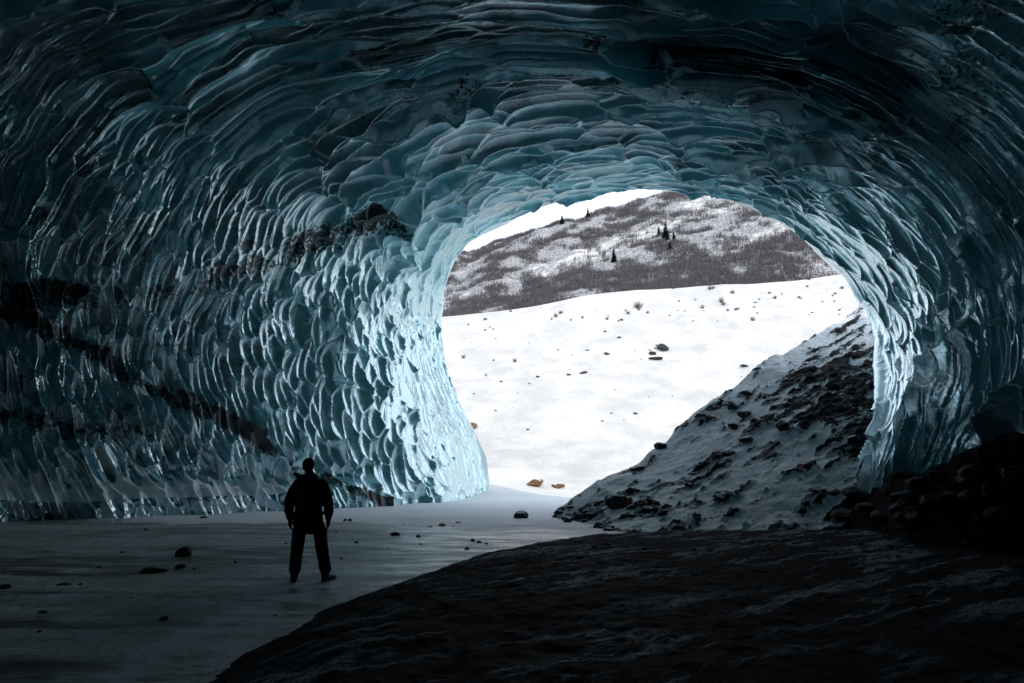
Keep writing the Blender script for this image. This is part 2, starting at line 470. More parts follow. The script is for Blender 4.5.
# ------------------------------------------------------------------ ground
def floor_h(x, y):
    z = .05 * fbm(x * .35, y * .8, 0, 3) + .012 * fbm(x * 2.5, y * 4, 1, 3)
    # drift at the foot of the left end of the ice
    z = z + .55 * np.exp(-(((x + 1.2) / 3.0) ** 2 + ((y - 46) / 5.0) ** 2))
    return z
def crest_z(x):
    return np.interp(x, [-200, -40, -10, 18, 47, 120, 400], [20, 21, 22.9, 26.9, 29.2, 33, 36]) + .5 * fbm(x * .08, 0, 0, 3)
def ridge_z(x):
    return np.interp(x, [-600, -200, -26, 22, 64, 176, 400, 700], [40, 62, 97, 113, 127, 165, 190, 200])
def ground_h(x, y):
    x = np.asarray(x, float); y = np.asarray(y, float)
    zc = crest_z(x)
    ys = 44.0
    t = np.clip((y - ys) / 51.0, 0, 1)
    up = zc * (t ** 1.35) * (1 - .0 * t)
    rough = fbm(x * .06, y * .06, 3, 4) * 1.4 * sstep(y, 48, 65) + .65 * fbm(x * .3, y * .3, 3, 5) * sstep(y, 46, 60)
    z1 = up + rough * (1 - .6 * sstep(y, 85, 95))
    dip = zc - 7 * sstep(y, 95, 125)
    zr = ridge_z(x) + 3 * fbm(x * .02, 0, 7, 4) + 1.2 * fbm(x * .12, 0, 7, 3)
    t2 = np.clip((y - 128) / 172.0, 0, 1)
    hill = (zc - 7) + (zr - zc + 7) * (t2 ** 1.05) + 5.5 * fbm(x * .018, y * .018, 9, 5) * sstep(y, 130, 180) * (1 - sstep(y, 285, 300))
    hill = hill + 1.0 * fbm(x * .12, y * .12, 4, 4) * sstep(y, 130, 150)
    back = sstep(y, 302, 480) * (ridge_z(x) * .6)
    z = np.where(y < 95, z1, np.where(y < 128, dip, hill - back))
    w = sstep(y, ys - 2, ys + 4)
    far_side = sstep(np.abs(x), 60, 200) * 12 * sstep(np.abs(x), 60, 200)
    return floor_h(x, y) * (1 - sstep(y, 60, 80)) + z * w + 0 * far_side

def axis(lo, hi, c0, c1, step, growth=1.12):
    a = list(np.arange(c0, c1 + 1e-6, step))
    s = step; v = a[-1]
    while v < hi: s *= growth; v += s; a.append(min(v, hi))
    s = step; v = a[0]
    while v > lo: s *= growth; v -= s; a.insert(0, max(v, lo))
    return np.array(a)
def gsheet(name, xs, ys, mat, attrs=None):
    gx, gy = np.meshgrid(xs, ys)
    V = np.stack([gx, gy, ground_h(gx, gy)], -1)
    me = grid_mesh(name, V, {k: f(gx, gy) for k, f in (attrs or {}).items()})
    return link(name, me, mat, kind='structure')
BND = np.array([PZ(*q)[:2] for q in [(200, 720), (228, 683), (268, 650), (335, 610), (410, 583), (470, 561), (520, 549), (580, 541), (700, 536), (840, 536)]])
BND = np.vstack([[-2.6, -12], BND, [30, 17.0]])
def sdist(x, y):
    best = np.full(x.shape, 1e9); sign = np.ones(x.shape)
    for (ax, ay), (bx, by) in zip(BND[:-1], BND[1:]):
        dx, dy = bx - ax, by - ay
        t = np.clip(((x - ax) * dx + (y - ay) * dy) / (dx * dx + dy * dy), 0, 1)
        qx, qy = x - ax - t * dx, y - ay - t * dy
        dd = qx * qx + qy * qy
        c = dx * qy - dy * qx
        near = dd < best
        sign = np.where(near, np.where(c < 0, 1, -1), sign); best = np.where(near, dd, best)
    return np.sqrt(best) * sign          # positive on the bank
rim_f = lambda x, y: np.exp(-((sdist(x, y) + 1.0 + .15 * fbm(x * .8, y * .8, 1, 3)) / .22) ** 2)
snow_f = lambda x, y: np.clip(sstep(y + .25 * x + 1.5 * fbm(x * .3, y * .3, 2, 3), 13.5, 24) * .82 + .8 * sstep(y, 38, 44), 0, 1)
o_floor = gsheet('cave_floor', axis(-900, 900, -20, 14, .12), axis(-900, 50, 1.5, 50, .12), M_FLOOR, dict(snow=snow_f, rim=rim_f))
o_snow = gsheet('snow_slope', axis(-900, 900, -40, 90, .5), np.append(np.arange(50, 128, .5), 128.0), M_SNOW)
def brush_f(x, y):
    bd = fbm((x * .95 + y * .3) * .010, (y * .95 - x * .42) * .055, 21, 4)
    return np.clip(.55 * sstep(bd, .0, .3) - .35 * sstep(-bd, .05, .3) + .5 * sstep(fbm(x * .03, y * .03, 12, 4), -.1, .4) + .9 * (1 - sstep(y - .55 * np.maximum(x, 0), 152, 172)) + .45 * sstep(y, 268, 298) + .25 * (1 - sstep(x, 20, 90)), 0, 1)
o_hill = gsheet('brushy_hillside', axis(-1500, 1500, -80, 240, 1.2), axis(128, 2500, 128, 320, 1.2), M_HILL, dict(brush=brush_f))

def bvh(o):
    m = o.data; n = len(m.polygons)
    co = np.empty(len(m.vertices) * 3, np.float32); m.vertices.foreach_get('co', co)
    vi = np.empty(n * 4, np.int32); m.polygons.foreach_get('vertices', vi) if False else m.loops.foreach_get('vertex_index', vi)
    return BVHTree.FromPolygons(co.reshape(-1, 3).tolist(), vi.reshape(-1, 4).tolist())

# ------------------------------------------------------------------ gravel bank
def bank_h(x, y):
    s = sdist(x, y) + .65 + .06 * fbm(x * .5, y * .5, 8, 2)
    z = -.30 + .52 * sstep(s, -.75, 1.6) + .045 * fbm(x * .35, y * .8, 5, 4) * sstep(s, 0, 1.5) + (.03 * fbm(x * 3, y * 3, 2, 3) + .022 * fbm(x * 8, y * 8, 6, 2)) * sstep(s, .1, .8)
    return z
bx, by = np.meshgrid(np.arange(-4, 18, .04), np.arange(1, 19, .04))
V = np.stack([bx, by, bank_h(bx, by)], -1)
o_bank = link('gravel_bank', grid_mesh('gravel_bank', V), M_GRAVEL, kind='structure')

# ------------------------------------------------------------------ snow covered talus slope
def cr1(pts, n):
    pts = np.array(pts, float); return cr(pts, np.linspace(0, len(pts) - 1, n), 0)
base = [PZ(548, 519), PZ(600, 530), PZ(690, 534), PZ(770, 536), PZ(850, 538), PZ(930, 540)]
base = [b + np.array([0, 0, -.15]) for b in base]
rdg = [P(556, 509, 24.5), P(598, 482, 25), P(648, 456, 26), P(705, 411, 27.5), P(785, 352, 29.5), P(900, 288, 32)]
back = [r + np.array([1.5, 6 + i, -r[2] - 1.0]) for i, r in enumerate(rdg)]
nb, ns = 520, 420
Bc, Rc, Kc = cr1(base, nb), cr1(rdg, nb), cr1(back, nb)
t = np.linspace(0, 1.5, ns)[:, None, None]
front = Bc[None] * (1 - t) + Rc[None] * t
tb = np.clip((t - 1) / .5, 0, 1)
TS = np.where(t <= 1, front, Rc[None] * (1 - tb) + Kc[None] * tb)
tx, ty, tz = TS[..., 0], TS[..., 1], TS[..., 2]
tt = t[..., 0] * np.ones((1, nb)); ss = np.ones((ns, 1)) * np.linspace(0, 1, nb)[None]
f1, f2, iv, _ = voronoi(tx * 2.0 + tz * .7 + fbm(tx, ty, tz, 2) * .4, ty * 2.0 + tz * 1.5, 5)
f1b, _, ivb, _ = voronoi(tx * 4.5, ty * 4.5 + tz * 3.2, 9)
D1 = np.array([-1, -.35, -.55]); D1 /= np.linalg.norm(D1)
D2 = np.cross(D1, [-.3, -.7, .65]); D2 /= np.linalg.norm(D2)
q1, q2 = TS @ D1, TS @ D2
streak = .42 * fbm(q1 * .28, q2 * .75, 3, 4) + .75 * fbm(q1 * 1.3, q2 * 3.2, 8, 3)
rocky = .36 + 1.15 * streak + .3 * fbm(q1 * 3, q2 * 6, 5, 2) + .40 * (ss - .62) + .22 * sstep(ss, .72, .9) - .35 * np.exp(-((tt - 1.0) / .18) ** 2) + .15 * np.exp(-((ss - .15) / .12) ** 2) * (1 - sstep(tt, .7, .95))
rocky = np.clip(rocky, 0, .85)
lump = (np.clip(.55 - f1, 0, 1) * (.2 + .9 * iv ** 2) * .24 + np.clip(.5 - f1b, 0, 1) * .16 * ivb) * sstep(rocky, .25, .6)
bumpy = lump + .28 * fbm(tx * .35, ty * .35, tz * .35, 4) + .05 * fbm(tx * 2, ty * 2, tz * 2, 3)
# rounded snow shoulders on the ridge
shoulder = .30 * sstep(ss, .15, .3) * np.exp(-((tt - .97) / .10) ** 2) * sstep(vnoise(ss * 17, 0, 3), -.1, .6)
TS = TS.copy()
TS[..., 2] += (bumpy + shoulder) * sstep(tt, -.02, .12)
TS[..., 1] -= .4 * bumpy * sstep(tt, 0, .1)
o_talus = link('talus_slope', grid_mesh('talus_slope', TS, dict(rock=rocky)), M_TALUS, kind='structure')

# ------------------------------------------------------------------ dark rubble heap at the foot of the right wall
hb = [(8.35, 17.7), (8.2, 15.8), (7.9, 13.6), (8.7, 11), (9.6, 8.2), (10.5, 4)]
htp = [P(842, 531, 17.6), P(872, 506, 16.7), P(905, 483, 15.0), P(965, 463, 13.2), P(1040, 448, 11.5), (13.4, 6, 2.6)]
hbk = [(r[0] + 4, r[1] + 2.0, r[2] + .3) for r in htp]
Hb, Ht, Hk = cr1([(x, y, -.1) for x, y in hb], 260), cr1(htp, 260), cr1(hbk, 260)
t = np.linspace(0, 1.4, 130)[:, None, None]
HS = np.where(t <= 1, Hb[None] * (1 - t) + Ht[None] * t, Ht[None] + (Hk - Ht)[None] * (t - 1) / .4)
hx, hy, hz = HS[..., 0], HS[..., 1], HS[..., 2]
g1, _, gi, _ = voronoi(hx * 1.6 + hz, hy * 1.6 + hz * .6, 15); g2, _, gj, _ = voronoi(hx * 4, hy * 4 + hz * 3, 17)
HS = HS.copy(); k = sstep(t[..., 0], -.02, .15)
HS[..., 2] += (.55 * np.clip(.5 - g1, 0, 1) * gi + .2 * np.clip(.5 - g2, 0, 1) * gj + .25 * fbm(hx * .6, hy * .6, 0, 3)) * k
o_heap = link('rubble_heap', grid_mesh('rubble_heap', HS), M_RUBBLE, kind='structure')

TREES = [bvh(o) for o in (o_floor, o_snow, o_hill, o_bank, o_talus, o_heap)]
def hit(px, py):
    d = Vector(pray(px, py)).normalized(); best = None
    for T in TREES:
        r = T.ray_cast(Vector(CAM), d)
        if r[0] is not None and (best is None or r[3] < best[1]): best = (r[0], r[3])
    return best

# ------------------------------------------------------------------ rocks
def rock_mesh(name, seed, sub=3, flat=.7):
    bm = bmesh.new(); bmesh.ops.create_icosphere(bm, subdivisions=sub, radius=1)
    r = np.random.default_rng(seed)
    planes = [(Vector(r.normal(size=3)).normalized(), r.uniform(.5, .85)) for _ in range(11)]
    for v in bm.verts:
        c = v.co.normalized()
        k = 1.0
        for n, dd in planes:
            q = c.dot(n)
            if q > 0.05: k = min(k, dd / q)
        k += .07 * float(vnoise(c.x * 2.5 + seed, c.y * 2.5, c.z * 2.5)) + .03 * float(vnoise(c.x * 7 + seed, c.y * 7, c.z * 7))
        v.co = Vector((c.x * k, c.y * k * .85, c.z * k * flat))
    me = bpy.data.meshes.new(name); bm.to_mesh(me); bm.free()
    return me
RK = {}
for key, mat in (('d', M_ROCK), ('s', M_ROCKS), ('b', M_BROWN)):
    RK[key] = []
    for i in range(6):
        m = rock_mesh('rock', 31 + i, 3, .6 + .08 * (i % 4)); m.materials.append(mat); RK[key].append(m)

def rock(px, py, wpx, kind, label=None, group=None, flat=1.0, name='rock', h=None):
    h = h or hit(px, py)
    if h is None: return None
    loc, dist = h
    s = max(.5 * wpx / F * dist / 0.8, .01)
    o = link(name, random.choice(RK[kind]), None, label=label, cat='rock', group=group)
    o.location = (loc.x, loc.y, loc.z + s * .18 * flat)
    o.scale = (s, s * random.uniform(.8, 1.1), s * flat)
    o.rotation_euler = (random.uniform(-.15, .15), random.uniform(-.15, .15), random.uniform(0, 6.28))
    return o

for px, py, w, k, lab, fl in [
    (183, 556, 12, 'd', 'upright dark rock on the ice floor left of the standing person', 1.2),
    (152, 571, 22, 'd', 'long flat dark stone on the ice floor below the upright rock', .35),
    (181, 568, 8, 'd', 'small dark stone just beneath the upright rock on the floor', .7),
    (3, 588, 10, 'd', 'dark stone at the far left edge of the cave floor', .8),
    (65, 585, 10, 'd', 'low dark stone on the floor, second from the left edge', .5),
    (164, 620, 8, 'd', 'dark pebble alone on the floor in the left foreground', .8),
    (43, 613, 8, 'd', 'flat dark pebble on the grey floor near the lower left corner', .5),
    (204, 518, 6, 'd', 'little dark stone at the foot of the left ice wall', .8),
    (396, 535, 9, 'd', 'round dark stone on the snowy floor right of the person', .9),
    (345, 521, 4, 'd', 'left one of two tiny dark stones beside the left ice wall', 1.),
    (350, 521, 4, 'd', 'right one of two tiny dark stones beside the left ice wall', 1.),
    (356, 543, 5, 'd', 'small dark pebble just right of the person on the floor', .8),
    (418, 537, 4, 'd', 'tiny pebble right of the round dark stone', .8),
    (442, 526, 7, 's', 'snow dusted stone on the snow, middle of three in a row', .7),
    (430, 527, 6, 's', 'snow dusted stone on the snow, left one of three in a row', .5),
    (459, 523, 7, 's', 'snow dusted stone on the snow, right one of three in a row', .5),
    (522, 518, 13, 's', 'pointed dark stone standing in snow left of the talus slope', .9),
    (568, 522, 10, 's', 'dark stone at the very toe of the talus slope', .9),
    (593, 516, 20, 's', 'large dark block at the lower left corner of the talus slope', .8),
    (598, 526, 12, 's', 'smaller dark block right below the large block on the talus toe', .8),
    (618, 505, 24, 's', 'slanting dark boulder above the large block on the talus slope', .8),
    (661, 447, 12, 's', 'dark boulder jutting out of the talus ridge under a snow cap', .7),
    (733, 408, 14, 's', 'rounded dark boulder on the talus ridge behind a snow shoulder', 1.),
    (638, 470, 16, 's', 'snow capped boulder low on the talus ridge', .7),
    (535, 485, 16, 'b', 'brown boulder at the foot of the sunlit snow slope', .8),
    (558, 487, 12, 'b', 'smaller brown boulder right of the brown boulder below the sunlit snow', .6),
    (472, 427, 9, 'b', 'reddish rock on bright snow beside the left end of the ice', .9),
    (607, 354, 8, 'b', 'ochre rock in the middle of the bright snow slope', .6),
    (700, 416, 12, 'b', 'orange brown rock behind the talus ridge on bright snow', .6),
    (712, 417, 10, 'b', 'flat brown rock right beside the orange brown rock', .35),
    (663, 349, 12, 'd', 'slanted dark rock highest in the cluster on the bright snow', .8),
    (653, 354, 7, 'd', 'dark rock at the left of the cluster on the bright snow', .7),
    (656, 359, 14, 'd', 'long dark rock lowest in the cluster on the bright snow', .4),
    (744, 366, 11, 'd', 'flat grey rock high on the right of the bright snow slope', .4),
    (757, 369, 8, 'd', 'thin grey rock right next to the flat grey rock', .3),
    (583, 373, 9, 'd', 'flat dark rock on bright snow above the middle of the slope', .4),
    (569, 375, 5, 'd', 'small dark rock left of the flat dark rock on the snow', .6),
]:
    rock(px, py, w, k, lab, None, fl)
for cx, cy, sp_, n_ in [(520, 392, 16, 5), (480, 338, 12, 3), (600, 342, 22, 5), (615, 417, 10, 3), (700, 318, 26, 7), (780, 300, 28, 6),
                         (820, 312, 14, 3), (745, 372, 9, 3), (570, 440, 30, 2), (648, 395, 20, 3), (655, 352, 14, 4), (500, 405, 14, 2), (556, 350, 24, 4)]:
    for _ in range(n_):
        rock(random.gauss(cx, sp_), random.gauss(cy, sp_ * .35), 1.6 + random.expovariate(.8), 'd', 'small dark stone poking out of the bright sunlit snow slope', 'small stones on the sunlit snow slope', .6)
for _ in range(26):
    px, py = random.uniform(0, 520), random.uniform(524, 640)
    if 225 + (640 - py) * 2.2 < px: continue
    rock(px, py, random.uniform(2, 4), 'd', 'tiny dark pebble scattered over the frozen cave floor', 'pebbles on the cave floor', .7)
# rocks over the talus slope, rock rich areas first
cnt = 0
co = TS.reshape(ns, nb, 3)
while cnt < 125:
    i, j = random.randrange(int(ns * .02), int(ns * .64)), random.randrange(int(nb * .04), int(nb * .86))
    if random.random() > rocky[i, j] ** 1.3: continue
    p = Vector(co[i, j].tolist())
    s = random.choice((.05, .06, .08, .1, .13, .22)) * random.uniform(.8, 1.3)
    o = link('rock', random.choice(RK['s']), None, label='dark angular rock half buried in snow on the talus slope', cat='rock', group='rocks on the talus slope')
    o.location = (p.x, p.y, p.z + s * .15); o.scale = (s * 1.2, s, s * random.uniform(.6, 1))
    o.rotation_euler = (random.uniform(-.4, .4), random.uniform(-.4, .4), random.uniform(0, 6.28)); cnt += 1
for _ in range(36):
    px, py = random.uniform(840, 1022), random.uniform(476, 530)
    h = hit(px, py)
    if h and h[1] < 21:
        rock(px, py, random.uniform(8, 26), 'd', 'black boulder in the dark heap under the right ice wall', 'boulders in the dark heap', .8, h=h)
for _ in range(30):
    px, py = random.uniform(420, 1010), random.uniform(541, 560)
    rock(px, py, random.uniform(3, 7), 'd', 'small black stone on the far edge of the gravel bank', 'stones on the gravel bank', .7)

# ------------------------------------------------------------------ shrubs, brush, spruces
def shrub_mesh(seed, n=70, hgt=1.0, wid=.012):
    r = np.random.default_rng(seed); T = []
    for _ in range(n):
        a = r.uniform(0, 6.28); lean = r.uniform(.05, .75); L = hgt * r.uniform(.45, 1)
        b0 = np.array([r.normal() * .12, r.normal() * .12, -.05]) * hgt
        tip = b0 + np.array([math.cos(a) * lean, math.sin(a) * lean, 1 - .35 * lean]) * L
        w = np.array([-math.sin(a + 1), math.cos(a + 1), 0]) * wid * hgt
        T.append([b0 - w, b0 + w, tip])
        for k in range(3):
            m = b0 + (tip - b0) * r.uniform(.35, .85)
            q = m + np.array([r.normal() * .2, r.normal() * .2, r.uniform(.05, .3)]) * hgt
            T.append([m - w * .7, m + w * .7, q])
    return tri_mesh('shrub', np.array(T))
SH = [shrub_mesh(i, 60, 1.0, .02) for i in range(4)]
for m in SH: m.materials.append(M_TWIG)
def shrub(px, py, size, label, group):
    h = hit(px, py)
    if h is None: return
    o = link('shrub', random.choice(SH), None, label=label, cat='shrub', group=group)
    s = size / F * h[1]
    o.location = h[0]; o.scale = (s * .85, s * .85, s * random.uniform(.6, .95)); o.rotation_euler = (0, 0, random.uniform(0, 6))
shrub(638, 308, 13, 'leafless shrub, the largest standing alone on the bright snow slope', None)
for cx, cy, sp_, n_ in [(480, 326, 16, 5), (555, 318, 14, 4), (610, 318, 16, 5), (700, 300, 24, 9), (800, 290, 26, 9), (735, 312, 26, 7), (500, 365, 16, 4), (640, 310, 8, 3), (835, 300, 8, 3)]:
    for _ in range(n_):
        shrub(random.gauss(cx, sp_), random.gauss(cy, sp_ * .3), random.uniform(2.5, 7), 'low leafless shrub poking through the bright snow slope', 'low shrubs on the snow slope')

# brush over the hillside (uncountable)
n = 60000
bxs = RNG.uniform(-45, 215, n * 3); bys = 128 + 176 * RNG.random(n * 3) ** 1.0
dens = (brush_f(bxs, bys) * .8 + .3) * sstep(fbm(bxs * .16, bys * .16, 33, 4) + .35 * (brush_f(bxs, bys) - .4) - .25 * sstep(bys, 200, 250), -.30, .2)
keep = RNG.random(n * 3) < dens * .95
bxs, bys = bxs[keep][:n], bys[keep][:n]
bzs = ground_h(bxs, bys)
T = []
for k in range(7):
    a = RNG.uniform(0, 6.28, len(bxs)); lean = RNG.uniform(0, .6, len(bxs)); L = RNG.uniform(.8, 2.3, len(bxs))
    b0 = np.stack([bxs + RNG.normal(0, .45, len(bxs)), bys + RNG.normal(0, .45, len(bxs)), bzs - .2], -1)
    tip = b0 + np.stack([np.cos(a) * lean, np.sin(a) * lean, np.ones_like(a)], -1) * L[:, None]
    w = np.stack([np.cos(a + 1.3), np.sin(a + 1.3), 0 * a], -1) * RNG.uniform(.04, .12, len(bxs))[:, None]
    T.append(np.stack([b0 - w, b0 + w, tip], 1))
T = np.concatenate(T)
link('brush', tri_mesh('brush', T), M_TWIG, kind='stuff', label='leafless purple brown brush covering the snowy hillside')

def spruce_meshes(seed):
    r = np.random.default_rng(seed); T = []
    z = .06
    while z < .99:
        rad = .26 * (1 - z) ** .8 * r.uniform(.75, 1.15) + .01
        for k in range(int(9 + 16 * (1 - z))):
            a = r.uniform(0, 6.28); L = rad * r.uniform(.5, 1.1)
            d0 = np.array([math.cos(a), math.sin(a), 0]); s0 = np.array([-d0[1], d0[0], 0])
            c = np.array([0, 0, z + r.normal() * .006])
            tip = c + d0 * L + np.array([0, 0, -.25 * L])
            mid = c + d0 * L * .55
            w = L * .28
            T.append([c, mid - s0 * w - [0, 0, .02], tip]); T.append([c, tip, mid + s0 * w - [0, 0, .02]])
        z += .035 * r.uniform(.8, 1.2)
    crown = tri_mesh('crown', np.array(T)); crown.materials.append(M_NEEDLE)
    bm = bmesh.new()
    bmesh.ops.create_cone(bm, cap_ends=True, segments=8, radius1=.022, radius2=.003, depth=1.0, matrix=Matrix.Translation((0, 0, .45)))
    tr = bpy.data.meshes.new('trunk'); bm.to_mesh(tr); bm.free(); tr.materials.append(M_BARK)
    return crown, tr
SPR = [spruce_meshes(i) for i in range(3)]
def spruce(px, py, hpx, label, slim=1.0):
    h = hit(px, py)
    if h is None: return
    s = hpx / F * h[1]
    e = link('spruce_tree', None, None, label=label, cat='tree', group='spruces on the far hillside', loc=(h[0].x, h[0].y, h[0].z - .1))
    c, tr = random.choice(SPR)
    for nm, m in (('crown', c), ('trunk', tr)):
        o = link(nm, m, None, parent=e)
    e.scale = (s * slim, s * slim, s); e.rotation_euler = (0, 0, random.uniform(0, 6))
for a in [(502, 240, 13, 'dark spruce on the skyline, leftmost of the tall ones', .8),
          (488, 246, 7, 'tiny spruce at the left end of the skyline beside the ice', .6),
          (562, 224, 11, 'bushy spruce on the skyline left of the twin spruce', 1.2),
          (588, 218, 13, 'tall spruce on the skyline, rightmost of those against the sky', .9),
          (666, 240, 22, 'tallest spruce high on the hillside amid snowy ground', .9),
          (659, 236, 12, 'short spruce directly left of the tallest hillside spruce', .9),
          (674, 242, 12, 'short spruce directly right of the tallest hillside spruce', 1.1),
          (614, 262, 17, 'lone dark spruce on the mid hillside below the skyline', .9),
          (670, 250, 10, 'low spruce standing just below the tallest hillside spruce', 1.3)]:
    spruce(*a)

# ------------------------------------------------------------------ person
def tube(bm, pts, seg=14):
    """pts: (x,y,z, r_side, r_depth) ; sweeps elliptical rings, round caps"""
    pts = [(Vector(p[:3]), p[3], p[4] if len(p) > 4 else p[3]) for p in pts]
    rings = []
    n = len(pts)
    for i, (c, a, b) in enumerate(pts):
        t = (pts[min(i + 1, n - 1)][0] - pts[max(i - 1, 0)][0]).normalized()
        ref = Vector((0, 1, 0)) if abs(t.y) < .8 else Vector((0, 0, 1))
        sx = ref.cross(t).normalized(); sy = t.cross(sx)
        def rg(c2, k): return [bm.verts.new(c2 + sx * a * k * math.cos(2 * math.pi * j / seg) + sy * b * k * math.sin(2 * math.pi * j / seg)) for j in range(seg)]
        r = min(a, b)
        if i == 0: rings.append(rg(c - t * r * .75, .5)); rings.append(rg(c - t * r * .4, .85))
        rings.append(rg(c, 1))
        if i == n - 1: rings.append(rg(c + t * r * .4, .85)); rings.append(rg(c + t * r * .75, .5))
    for A, B in zip(rings[:-1], rings[1:]):
        for j in range(seg):
            bm.faces.new((A[j], A[(j + 1) % seg], B[(j + 1) % seg], B[j]))
    bm.faces.new(rings[0][::-1]); bm.faces.new(rings[-1])
def ball(bm, c, r):
    m = Matrix.Translation(c) @ Matrix.Diagonal((*r, 1)); bmesh.ops.create_icosphere(bm, subdivisions=3, radius=1, matrix=m)
def fuse(name, build, voxel, mat, parent, disp=0.0, smooth=4):
    bm = bmesh.new(); build(bm)
    bmesh.ops.recalc_face_normals(bm, faces=bm.faces)
    me = bpy.data.meshes.new(name); bm.to_mesh(me); bm.free()
    o = bpy.data.objects.new(name, me); COL.objects.link(o)
    md = o.modifiers.new('r', 'REMESH'); md.mode = 'VOXEL'; md.voxel_size = voxel; md.use_smooth_shade = True
    if smooth: ms = o.modifiers.new('s', 'SMOOTH'); ms.iterations = smooth
    bpy.context.view_layer.update()
    ev = o.evaluated_get(bpy.context.evaluated_depsgraph_get())
    m2 = bpy.data.meshes.new_from_object(ev)
    bpy.data.objects.remove(o); bpy.data.meshes.remove(me)
    m2.name = name; m2.materials.clear(); m2.materials.append(mat)
    if disp:
        n = len(m2.vertices); c = np.empty(n * 3, np.float32); m2.vertices.foreach_get('co', c); c = c.reshape(-1, 3)
        nn = np.empty(n * 3, np.float32); m2.vertices.foreach_get('normal', nn); nn = nn.reshape(-1, 3)
        dd = fbm(c[:, 0] * 9, c[:, 1] * 9, c[:, 2] * 16, 3) * disp
        m2.vertices.foreach_set('co', (c + nn * dd[:, None]).ravel())
    m2.polygons.foreach_set('use_smooth', [True] * len(m2.polygons)); m2.update()
    return link(name, m2, None, parent=parent)

feet = hit(309, 581)[0]
M_SKIN = mat_plain('skin', (0.45, 0.28, 0.21), .6, 20, .1)
M_JACK = mat_plain('jacket_cloth', (0.014, 0.014, 0.018), .85, 60, spec=.15)
M_TROU = mat_plain('trouser_cloth', (0.016, 0.018, 0.028), .85, 60, spec=.15)
M_BOOT = mat_plain('boot_leather', (0.010, 0.010, 0.011), .7, 40)
M_HAT = mat_plain('knit_wool', (0.012, 0.012, 0.014), .95, 120, .5, .1)
M_PACK = mat_plain('pack_nylon', (0.02, 0.022, 0.03), .7, 80)
HX = -.04
def hands(bm, side, r=1.0):
    hx, hz = (-.285, .84) if side < 0 else (.285, .84)
    y0 = .06
    tube(bm, [(hx, y0 - .01, hz + .06, .030 * r, .036 * r), (hx + side * .005, y0 + .005, hz, .024 * r, .044 * r), (hx, y0 + .012, hz - .045, .022 * r, .042 * r)])
    for k, (dy, L) in enumerate([(-.032, .062), (-.011, .074), (.011, .08), (.033, .072)]):
        fx = hx; fy = y0 + .012 + dy; fz = hz - .05
        bend = -side * .018
        tube(bm, [(fx, fy, fz, .0095 * r), (fx + bend * .4, fy + .003, fz - L * .42, .009 * r), (fx + bend * 1.3, fy + .004, fz - L * .75, .0085 * r), (fx + bend * 2.4, fy + .002, fz - L, .0075 * r)], 8)
    tube(bm, [(hx - side * .012, y0 + .035, hz + .015, .013 * r), (hx - side * .026, y0 + .062, hz - .015, .011 * r), (hx - side * .03, y0 + .07, hz - .045, .009 * r)], 8)
def body(bm):
    ball(bm, (HX, .01, 1.672), (.076, .094, .112))
    tube(bm, [(HX, .0, 1.48, .062, .06), (HX, .005, 1.56, .056, .056), (HX, .01, 1.62, .058, .06)])
    ball(bm, (HX, .035, 1.61), (.058, .065, .05))
    tube(bm, [(HX, .105, 1.685, .009), (HX, .118, 1.655, .014, .012)], 8)            # nose
    for s in (-1, 1):
        ball(bm, (HX + s * .078, .0, 1.665), (.010, .02, .032))                    # ears
        ball(bm, (HX + s * .03, .094, 1.69), (.013, .010, .010))                   # eyes
        tube(bm, [(HX + s * .012, .103, 1.705, .006), (HX + s * .045, .094, 1.707, .005)], 6)
    tube(bm, [(HX - .022, .098, 1.617, .005), (HX, .104, 1.616, .007), (HX + .022, .098, 1.617, .005)], 6)   # lips
    tube(bm, [(0, 0, .93, .155, .11), (0, 0, 1.08, .13, .10), (0, 0, 1.28, .16, .115), (0, 0, 1.42, .165, .10), (0, 0, 1.49, .09, .07)], 20)
    for s, kx, fx in ((-1, -.145, -.155), (1, .21, .30)):
        tube(bm, [(s * .09, 0, .92, .09, .095), (kx * .9, .015, .70, .075, .08), (kx, .02, .5, .058, .06), ((kx + fx) / 2, .0, .34, .055, .06), (fx, -.01, .11, .038, .042)])
        tube(bm, [(fx, -.03, .055, .035, .04), (fx + s * .03, .08, .045, .04, .03), (fx + s * .05, .16, .035, .038, .022)])
        tube(bm, [(s * .165, 0, 1.43, .06, .06), (s * .235, -.01, 1.30, .05, .052), (s * .285, -.02, 1.14, .043, .045), (s * .29, .02, 1.0, .036, .036), (s * .285, .05, .9, .027, .03)])
        hands(bm, s)
def jacket(bm):
    tube(bm, [(0, 0, .80, .225, .17), (0, 0, .98, .21, .17), (0, .0, 1.12, .20, .17), (0, 0, 1.28, .205, .165), (0, 0, 1.40, .185, .14), (-.005, 0, 1.475, .135, .105), (-.01, 0, 1.53, .088, .085)], 24)
    for s in (-1, 1):
        tube(bm, [(s * .17, 0, 1.41, .09, .09), (s * .245, -.012, 1.29, .087, .09), (s * .295, -.022, 1.14, .080, .085), (s * .300, .015, 1.01, .070, .074), (s * .290, .05, .91, .055, .058)], 16)
    # collar and folded hood that sticks out over the left shoulder
    tube(bm, [(-.12, -.07, 1.50, .05, .05), (-.02, -.115, 1.495, .07, .055), (.09, -.07, 1.50, .05, .05)], 12)
    tube(bm, [(-.08, -.02, 1.50, .045, .05), (-.18, -.03, 1.53, .032, .05), (-.255, -.04, 1.57, .013, .03)], 10)
